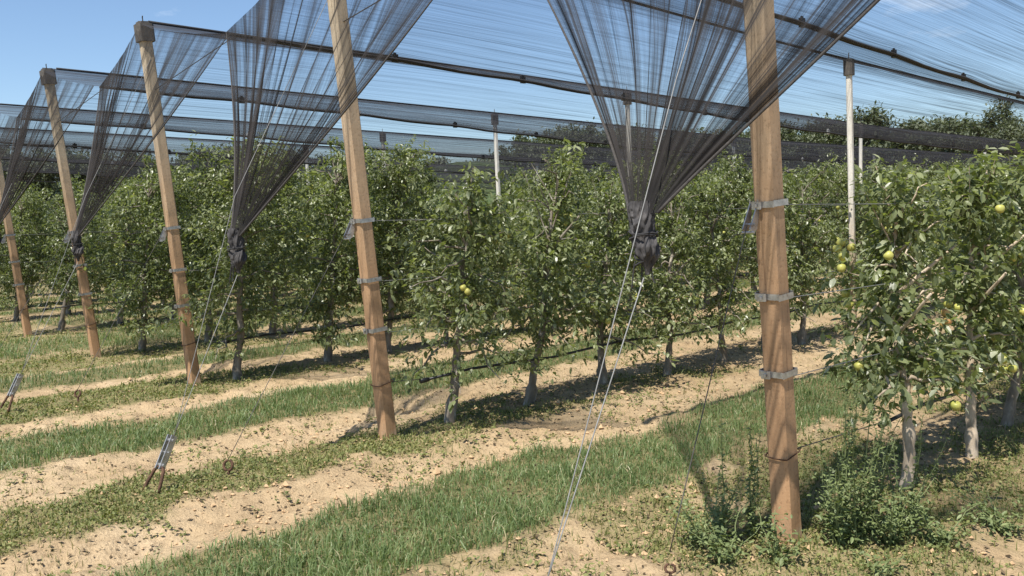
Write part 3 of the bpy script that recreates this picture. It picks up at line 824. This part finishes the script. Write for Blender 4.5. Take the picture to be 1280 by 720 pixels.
def turnbuckle(x, y, label, tilt=-.52):
    """twin-plate tensioner on a rusty hooped rod, tilted along the cable"""
    root = empty('cable_tensioner', (x, y, 0))
    root.rotation_euler = (tilt, 0, .25)
    tag(root, label, 'cable tensioner', 'cable tensioners on the ground')
    for sx in (-1, 1):
        m = MB(); m.add(*box((sx * .019, 0, .275), (.006, .046, .215), ch=.002)); m.build('plate', M_steel, root)
    m = MB()
    for z, rr in ((.195, .010), (.352, .010), (.275, .006)):
        m = MB(); m.add(*tube([(-.034, 0, z), (.034, 0, z)], rr, 8)); m.build('bolt', M_steel, root)
    a = np.linspace(0, PI, 9)
    hoop = [(-.058, -.01, -.07), (-.072, 0, .02), (-.066, 0, .085)] + [(-.05 * math.cos(q), 0, .135 + .05 * math.sin(q)) for q in a] + [(.060, 0, .10), (.058, .01, .05), (.022, .02, -.01), (.0, .03, -.07)]
    v, p = tube(hoop, .0105, 8); m = MB(); m.add(v, p); m.build('hook', M_rust, root, True)
    return root

def eye_anchor(x, y, label):
    root = empty('eye_anchor', (x, y, 0), .6)
    tag(root, label, 'ground anchor', 'ring anchors in the ground')
    a = np.linspace(0, 2 * PI, 21)
    ring = np.stack([.031 * np.cos(a), .01 * np.sin(a), .085 + .031 * np.sin(a)], -1)
    v, p = tube(ring, .009, 8, False); m = MB(); m.add(v, p); m.build('ring', M_rust, root, True)
    m = MB(); m.add(*tube([(0, 0, -.1), (0, 0, .057)], [.011, .009], 8)); m.build('stem', M_rust, root, True)
    return root

for r in (4, 3, 2, 1, 0):
    x = ROWX[r]
    ax, ay = (x + .02, 1.86) if r != 4 else (x + .05, 1.70)
    tipy, tipz = ay + .172, .325
    if r == 4: tipy, tipz = 2.02, .19
    kk = {4: (2.86, 2.12), 3: (2.50, 1.80)}.get(r, (ay + (TOPY[r] - ay) * .55, 1.95))
    tn = RANK[r]
    turnbuckle(ax, ay if r != 4 else 1.66, {3: 'bigger steel tensioner with rusty hoop, standing in the strip of low weeds', 2: 'smaller twin-plate steel tensioner with rusty hoop at the picture edge'}.get(r, f'steel cable tensioner below the knot of the {tn} leaning post'), -1.15 if r == 4 else -.52)
    ey = {4: 3.0, 3: 2.36, 2: 2.5}.get(r, 2.45)
    ea = eye_anchor(x + (-.12 if r == 4 else .04), ey, {4: 'ring anchor at the end of the dark wire below the largest leaning post', 3: 'rusty ring anchor in low weeds beside the bigger steel tensioner', 2: 'rusty ring anchor on bare earth beyond the smaller tensioner'}.get(r, f'ring anchor below the {tn} leaning post'))
    ea.scale = (.7, .7, .55) if r == 4 else (1, 1, 1)
    ky, kz = KNOT[r]
    cable('guy_cable', [(x + .045, TOPY[r] + .03, 3.3), (x + .07, kk[0], kk[1]), (ax, tipy, tipz)], .0023, M_wire, f'thin grey steel cable from top of the {tn} leaning post to ground', 'guy cables from post tops')
    cable('tie_cable', [(x, ky, kz - .15), (ax - .012, tipy, tipz)], .0026, M_wire, f'grey steel cable tying down the net knot at the {tn} leaning post', 'tie-down cables of the net knots')
    cp = lean_frame(r, 1.53) + np.array([-.045, -.13, 0])
    cable('strut_wire', [cp, (x + (-.12 if r == 4 else .04), ey, .12)], .0026, M_darkwire, f'thin dark wire from bracket of the {tn} leaning post to ring anchor', 'bracket wires')

# cross cable from each leaning post to the edge where two nets meet
for r in (3, 2, 1):
    xl, xr = valley_x(r)
    a_ = lean_frame(r, 3.0) + np.array([.05, 0, 0])
    x_, z_ = roof_pt(r, np.array([.99]), np.array([3.5]))
    cable('cross_wire', [a_, (x_[0], 3.5, z_[0])], .004, M_darkwire, f'thin wire slanting from {RANK[r]} leaning post up to the net edge', 'cross wires under the nets')

# trellis wires and irrigation pipes along the rows
for r, yend in ((4, 12), (3, 20), (2, 32), (1, 40), (0, 44)):
    x = ROWX[r]
    for z in (.80, 1.18, 1.62):
        p0 = lean_frame(r, z); yy = np.arange(p0[1], yend, 1.2)
        cable('trellis_wire', [(x + .03, q, z - (.015 if k % 2 else 0)) for k, q in enumerate(yy)], .0022, M_wire,
              f'{ {.80: "lowest", 1.18: "middle", 1.62: "top"}[z] } thin trellis wire through trees behind the {RANK[r]} leaning post', 'trellis wires along the rows')
    y0 = {4: 4.72, 3: 3.95}.get(r, 4.0)
    root = empty('irrigation_pipe', (x + .05, y0, 0))
    tag(root, f'black irrigation pipe strung low along the trees behind the {RANK[r]} leaning post', 'pipe', 'irrigation pipes along the rows')
    yy = np.arange(0, yend - y0, .46)
    zz = .40 + .018 * np.sin(yy * 3.4) + .01 * np.sin(yy * 1.3)
    v, p = tube(np.stack([.012 * np.sin(yy * 2), yy, zz], -1), .011, 8); m = MB(); m.add(v, p); m.build('pipe', M_pipe, root, True)
    m = MB(); v, p = tube([(0, -.05, .398), (0, -.01, .40), (0, .03, .40)], [.019, .02, .016], 10); m.add(v, p); m.build('end_cap', M_pipe, root, True)
    v, p = tube([lean_frame(r, .43) - np.array([x + .05, y0, 0]), np.array([0, -.02, .41])], .003, 5); m = MB(); m.add(v, p); m.build('carrier_wire', M_darkwire, root)

# ------------------------------------------------------------------ tall weeds round the largest post
def tall_weed(x, y, h, n, spread, label, bushy=False):
    root = empty('weed_plant', (x, y, float(ground_h(np.array([x]), np.array([y]))[0])))
    tag(root, label, 'weed', 'tall weeds round the largest leaning post')
    st, P, D, SZ = MB(), [], [], []
    for k in range(n):
        a = rng.uniform(0, 2 * PI); ln = rng.uniform(.2, 1) * spread
        hh = h * rng.uniform(.65, 1.05) if n > 1 else h
        s = np.linspace(0, 1, 7)[:, None]
        sp = np.array([math.cos(a) * .02, math.sin(a) * .02, -.02]) + np.array([math.cos(a) * ln, math.sin(a) * ln, 0]) * s ** 1.3 + np.array([0, 0, hh]) * s
        sp[1:, :2] += rng.normal(0, .006, (6, 2))
        v, p = tube(sp, np.linspace(.0045, .0015, 7), 5, False); st.add(v, p)
        nl = int(hh * (230 if bushy else 170)) + (8 if bushy else 0)
        q = rng.random(nl) ** (.9 if bushy else 1)
        b0 = np.stack([np.interp(q, s[:, 0], sp[:, c]) for c in range(3)], -1)
        aa = rng.uniform(0, 2 * PI, nl)
        d = np.stack([np.cos(aa), np.sin(aa), rng.normal(.25, .45, nl)], -1); d /= np.linalg.norm(d, axis=1, keepdims=True)
        P.append(b0 + (rng.normal(0, .032, (nl, 3)) * np.array([1, 1, .7]) if bushy else 0)); D.append(d)
        SZ.append((.040 if bushy else .036) * rng.uniform(.5, 1.2, nl) * (1.15 - .6 * q))
    st.build('stem', M_tallweed, root)
    P, D, SZ = np.concatenate(P), np.concatenate(D), np.concatenate(SZ)
    v, p, t = leaf_cloud(P, D, SZ, np.clip(rng.normal(.5, .22, len(P)), 0, 1))
    m = MB(); m.add(v, p, tone=t); m.build('leaves', M_tallweed, root)
    # give the stem mesh the tone it needs
    so = [c for c in root.children if c.name.startswith('stem')][0]
    at = so.data.attributes.new('tone', 'FLOAT', 'POINT'); at.data.foreach_set('value', np.full(len(so.data.vertices), .75, dtype=np.float32))
    return root
weeds = [(-2.02, 3.98, .98, 2, .08, 'tallest weed stalks standing just behind the largest leaning post', False),
         (-1.93, 3.93, .82, 5, .22, 'tall weed stalks in a loose bunch beside the largest leaning post', False),
         (-2.50, 3.66, .66, 1, .04, 'thin lone weed stalk on bare earth in front of the grass strip', False),
         (-2.36, 3.70, .58, 4, .16, 'short weed stalks between the lone stalk and the largest post', False),
         (-2.44, 3.44, .30, 7, .26, 'dark leafy weed clump at the outer foot of the largest leaning post', True),
         (-2.27, 3.36, .24, 7, .24, 'low leafy weed in front of the foot of the largest leaning post', True),
         (-2.10, 3.50, .22, 6, .24, 'low weed hiding the foot of the largest leaning post', True),
         (-1.98, 3.84, .46, 8, .26, 'bushy green weed behind the foot of the largest leaning post', True),
         (-1.82, 4.06, .38, 8, .26, 'broad leafy weed between the largest post and the pale tree trunk', True),
         (-1.66, 4.22, .26, 7, .24, 'spreading weed between the pale tree trunk and the bare ground in front', True),
         (-1.86, 4.30, .66, 5, .28, 'slender weed stalks standing before the capped pipe end', False),
         (-2.08, 4.02, .80, 4, .16, 'feathery weed stalks close against the back of the largest leaning post', False),
         (-1.98, 4.12, .62, 5, .24, 'loose feathery weed behind the tallest stalks at the largest post', False),
         (-2.46, 3.52, .46, 4, .16, 'thin weed stalks rising out of the dark clump at the outer foot', False),
         (-1.50, 4.62, .22, 7, .30, 'low leafy weed in the patch beside the pale tree trunk', True),
         (-1.74, 3.72, .14, 5, .18, 'small flat weed on the bare ground in front of the bushy weeds', True)]
for w_ in weeds: tall_weed(*w_)

# ------------------------------------------------------------------ far bank, far trees
bx = np.linspace(-70, 10, 90); tt = np.linspace(0, 1, 14)
BX, BT = np.meshgrid(bx, tt, indexing='ij')
# a long low bank runs behind the orchard, seen through a gap between the rows
dirx, diry = BX, 62 + .18 * (BX + 30)
hb = 5.6 * np.exp(-((BX + 52) / 13) ** 2) + .5
Yb = diry * .62 + BT * 14
Zb = hb * np.sin(BT * PI) + .6 * (fbm(BX * .3, Yb * .3, 600) - .5) * np.sin(BT * PI) - .05
n1_, n2_ = BX.shape
i, j = np.meshgrid(np.arange(n1_ - 1), np.arange(n2_ - 1), indexing='ij')
Q = np.stack([i * n2_ + j, (i + 1) * n2_ + j, (i + 1) * n2_ + j + 1, i * n2_ + j + 1], -1).reshape(-1, 4)
M_bank = simple('bank_grass', [(.3, (.022, .040, .012)), (.5, (.05, .078, .022)), (.75, (.085, .105, .04))], 2.2, .9, bmp=.8, bdist=.3)
tag(nmesh('grassy_bank', np.stack([BX, Yb, Zb], -1), [Q], M_bank, True), kind='structure')

def far_tree(H, W, n, clump, trunk=.2, name='far_tree'):
    root = empty(name)
    k = 8; t = np.linspace(0, 1, k)
    tp = np.stack([np.cumsum(rng.normal(0, .06, k)), np.cumsum(rng.normal(0, .06, k)), t * H * .8 - .2], -1)
    m = MB(); m.add(*tube(tp, np.linspace(trunk, .04, k), 7))
    cs = []
    for q in range(26):
        f = rng.uniform(.12, 1); a = rng.uniform(0, 2 * PI)
        rad = W * math.sin(PI * min(.97, f * .82 + .14)) ** .8 * rng.uniform(.45, 1)
        b0 = np.array([np.interp(f * .8, t, tp[:, c]) for c in range(3)])
        e = np.array([b0[0] + math.cos(a) * rad, b0[1] + math.sin(a) * rad, H * (.12 + .86 * f) * rng.uniform(.94, 1.05)])
        s = np.linspace(0, 1, 5)[:, None]
        m.add(*tube(b0 + (e - b0) * s, np.linspace(trunk * .35, .015, 5), 5, False))
        cs.append((e, b0, rng.uniform(.5, 1)))
    P, T = [], []
    for e, b0, w in cs:
        nn = n // 26
        q = rng.uniform(.45, 1.05, nn)[:, None]
        P.append(b0 + (e - b0) * q + rng.normal(0, 1, (nn, 3)) * np.array([.30, .30, .20]) * clump * w * 1.25); T.append(np.full(nn, rng.normal(.45, .16)))
    P = np.concatenate(P); T = np.concatenate(T)
    ok = P[:, 2] > H * .06; P, T = P[ok], T[ok]
    nn = len(P)
    D = rng.normal(0, 1, (nn, 3)); D /= np.linalg.norm(D, axis=1, keepdims=True)
    m.build('trunk', M_farbark, root, True)
    v, p, tn = leaf_cloud(P, D, rng.uniform(.15, .30, nn), np.clip(T + rng.normal(0, .16, nn), 0, 1))
    c = MB(); c.add(v, p, tone=tn); c.build('crown', M_farleaf, root)
    return root
fp = [[far_tree(7.5, 2.6, 10500, 1.0), 0], [far_tree(6.0, 2.3, 9000, .95), 0], [far_tree(9.0, 3.4, 13500, 1.15), 0], [far_tree(4.2, 2.2, 6500, .85), 0]]
def put_far(az, dist, k, sc, label):
    pr = fp[k]
    o = pr[0] if not pr[1] else copy_thing(pr[0]); pr[1] = 1
    o.location = (-dist * math.sin(math.radians(az)), dist * math.cos(math.radians(az)), 0)
    o.rotation_euler = (0, 0, rng.uniform(0, 6)); o.scale = (sc * rng.uniform(.95, 1.15), sc * rng.uniform(.95, 1.15), sc)
    tag(o, label, 'tree', 'trees beyond the orchard')
R_ = np.array([[.676, .034, -.736], [.736, -.08, .673], [-.036, -.996, -.079]])
def far_at(px, ytop, dist, k, label):
    """stand a tree at a real distance on the bearing where the photo shows its top"""
    ft = 1097.3; c = np.array([px - 640, ytop - 360, ft]); d = np.array([.67547 * c[0] + .03563 * c[1] * 0 + 0, 0, 0])
    w = CAMR @ c
    hz = np.hypot(w[0], w[1]); az = math.degrees(math.atan2(-w[0], w[1])); top = 1.6 + w[2] / hz * dist
    H0 = [7.5, 6.0, 9.0, 4.2][k]
    put_far(az, dist, k, top / H0, label)
VR = np.array([1840 - 640, 230 - 360, 1097.35]); VE = np.array([-369 - 640, 309 - 360, 1097.35])
dr = VR / np.linalg.norm(VR); de = VE / np.linalg.norm(VE)
Xc, Yc = -de, dr
Xc = Xc - Yc * (Xc @ Yc); Xc /= np.linalg.norm(Xc)
Zc = np.cross(Xc, Yc)
CAMR = np.array([Xc, Yc, Zc])
TWORD = {0: 'rounded', 1: 'bushy', 2: 'broad tall', 3: 'low'}
far_list = [(-10, 262, 44, 3), (40, 250, 46, 3), (84, 256, 43, 3), (-60, 250, 46, 3), (132, 258, 47, 3), (1258, 122, 62, 2), (1222, 150, 66, 0), (1290, 140, 60, 0), (1185, 146, 74, 1), (1150, 148, 76, 1), (1120, 160, 78, 3), (1092, 134, 72, 1), (1072, 142, 74, 0), (1040, 146, 76, 1), (1008, 150, 76, 0),
            (1240, 132, 64, 0), (1205, 148, 68, 1), (1168, 148, 72, 0), (1135, 152, 74, 1), (1105, 146, 74, 0), (1056, 150, 75, 1), (1025, 152, 78, 1), (992, 154, 77, 0), (958, 156, 79, 1), (920, 160, 79, 0), (880, 162, 80, 1), (838, 162, 80, 0), (795, 160, 77, 1), (755, 160, 74, 0), (720, 156, 71, 1), (692, 162, 74, 1), (660, 166, 77, 0), (975, 152, 78, 1), (940, 158, 76, 1), (900, 160, 78, 0), (860, 162, 80, 1), (815, 160, 78, 0), (775, 158, 74, 1), (735, 152, 70, 0), (708, 158, 72, 2), (676, 166, 76, 1), (645, 164, 76, 0), (612, 186, 88, 3), (585, 200, 95, 3),
            (548, 196, 92, 1), (515, 188, 88, 0), (480, 190, 90, 1), (445, 188, 88, 1), (405, 190, 88, 0), (365, 186, 86, 1), (325, 182, 84, 0), (285, 182, 84, 1), (245, 184, 84, 1), (205, 186, 84, 0), (165, 186, 84, 1), (125, 182, 82, 0), (85, 184, 82, 1), (45, 180, 80, 0), (5, 182, 80, 1)]
for q, (px, yt, dist, k) in enumerate(far_list):
    side = f'{ordinal(q + 1)} in the far tree line from its open end'
    far_at(px, yt, dist, k, f'{TWORD[k]} dark tree, {side}')

# ------------------------------------------------------------------ light, sky, camera
EL, AZ = math.radians(60), math.radians(-15)
v = Vector((math.sin(AZ) * math.cos(EL), math.cos(AZ) * math.cos(EL), -math.sin(EL)))
ld = bpy.data.lights.new('sun', 'SUN'); ld.energy = 4.9; ld.angle = math.radians(.53); ld.color = (1, .95, .87)
sun = bpy.data.objects.new('sun', ld); COL.objects.link(sun); sun.rotation_euler = v.to_track_quat('-Z', 'Y').to_euler()
W = bpy.data.worlds.new('World'); S.world = W; W.use_nodes = True
nt = W.node_tree; bg = nt.nodes['Background']
sky = N(nt, 'ShaderNodeTexSky', sky_type='NISHITA'); sky.sun_disc = False
sky.sun_elevation = EL; sky.sun_rotation = math.atan2(-v.x, -v.y)
sky.air_density = 1.0; sky.dust_density = .35; sky.ozone_density = 4.0; sky.altitude = 100
# a few thin cloud wisps low in the sky
tc = N(nt, 'ShaderNodeTexCoord'); mp = N(nt, 'ShaderNodeMapping'); mp.inputs['Scale'].default_value = (2.2, 2.2, 7)
nt.links.new(tc.outputs['Generated'], mp.inputs[0])
nz = N(nt, 'ShaderNodeTexNoise'); nz.inputs['Scale'].default_value = 3.1; nz.inputs['Detail'].default_value = 7; nz.inputs['Roughness'].default_value = .62
nt.links.new(mp.outputs[0], nz.inputs['Vector'])
cl = ramp(nt, nz.outputs['Fac'], [(.62, (0, 0, 0)), (.86, (.5, .5, .5))])
nt.links.new(mix(nt, cl, sky.outputs[0], (8.5, 8.8, 9.2)), bg.inputs['Color'])
bg.inputs['Strength'].default_value = .10

cd = bpy.data.cameras.new('camera'); cam = bpy.data.objects.new('camera', cd); COL.objects.link(cam)
cd.sensor_width = 36; cd.lens = 1097.35 / 1280 * 36; cd.clip_end = 3000; cd.clip_start = .05
Mx = np.eye(4); Mx[:3, 0] = CAMR[:, 0]; Mx[:3, 1] = -CAMR[:, 1]; Mx[:3, 2] = -CAMR[:, 2]; Mx[:3, 3] = (0, 0, 1.6)
cam.matrix_world = Matrix(Mx.tolist())
S.camera = cam
S.view_settings.view_transform = 'Standard'; S.view_settings.look = 'None'; S.view_settings.exposure = .66; S.view_settings.gamma = 1; S.view_settings.use_curve_mapping = False
S.render.engine = 'CYCLES'
S.cycles.transparent_max_bounces = 40; S.cycles.max_bounces = 6; S.cycles.diffuse_bounces = 3; S.cycles.glossy_bounces = 2; S.cycles.transmission_bounces = 3
S.cycles.use_denoising = True
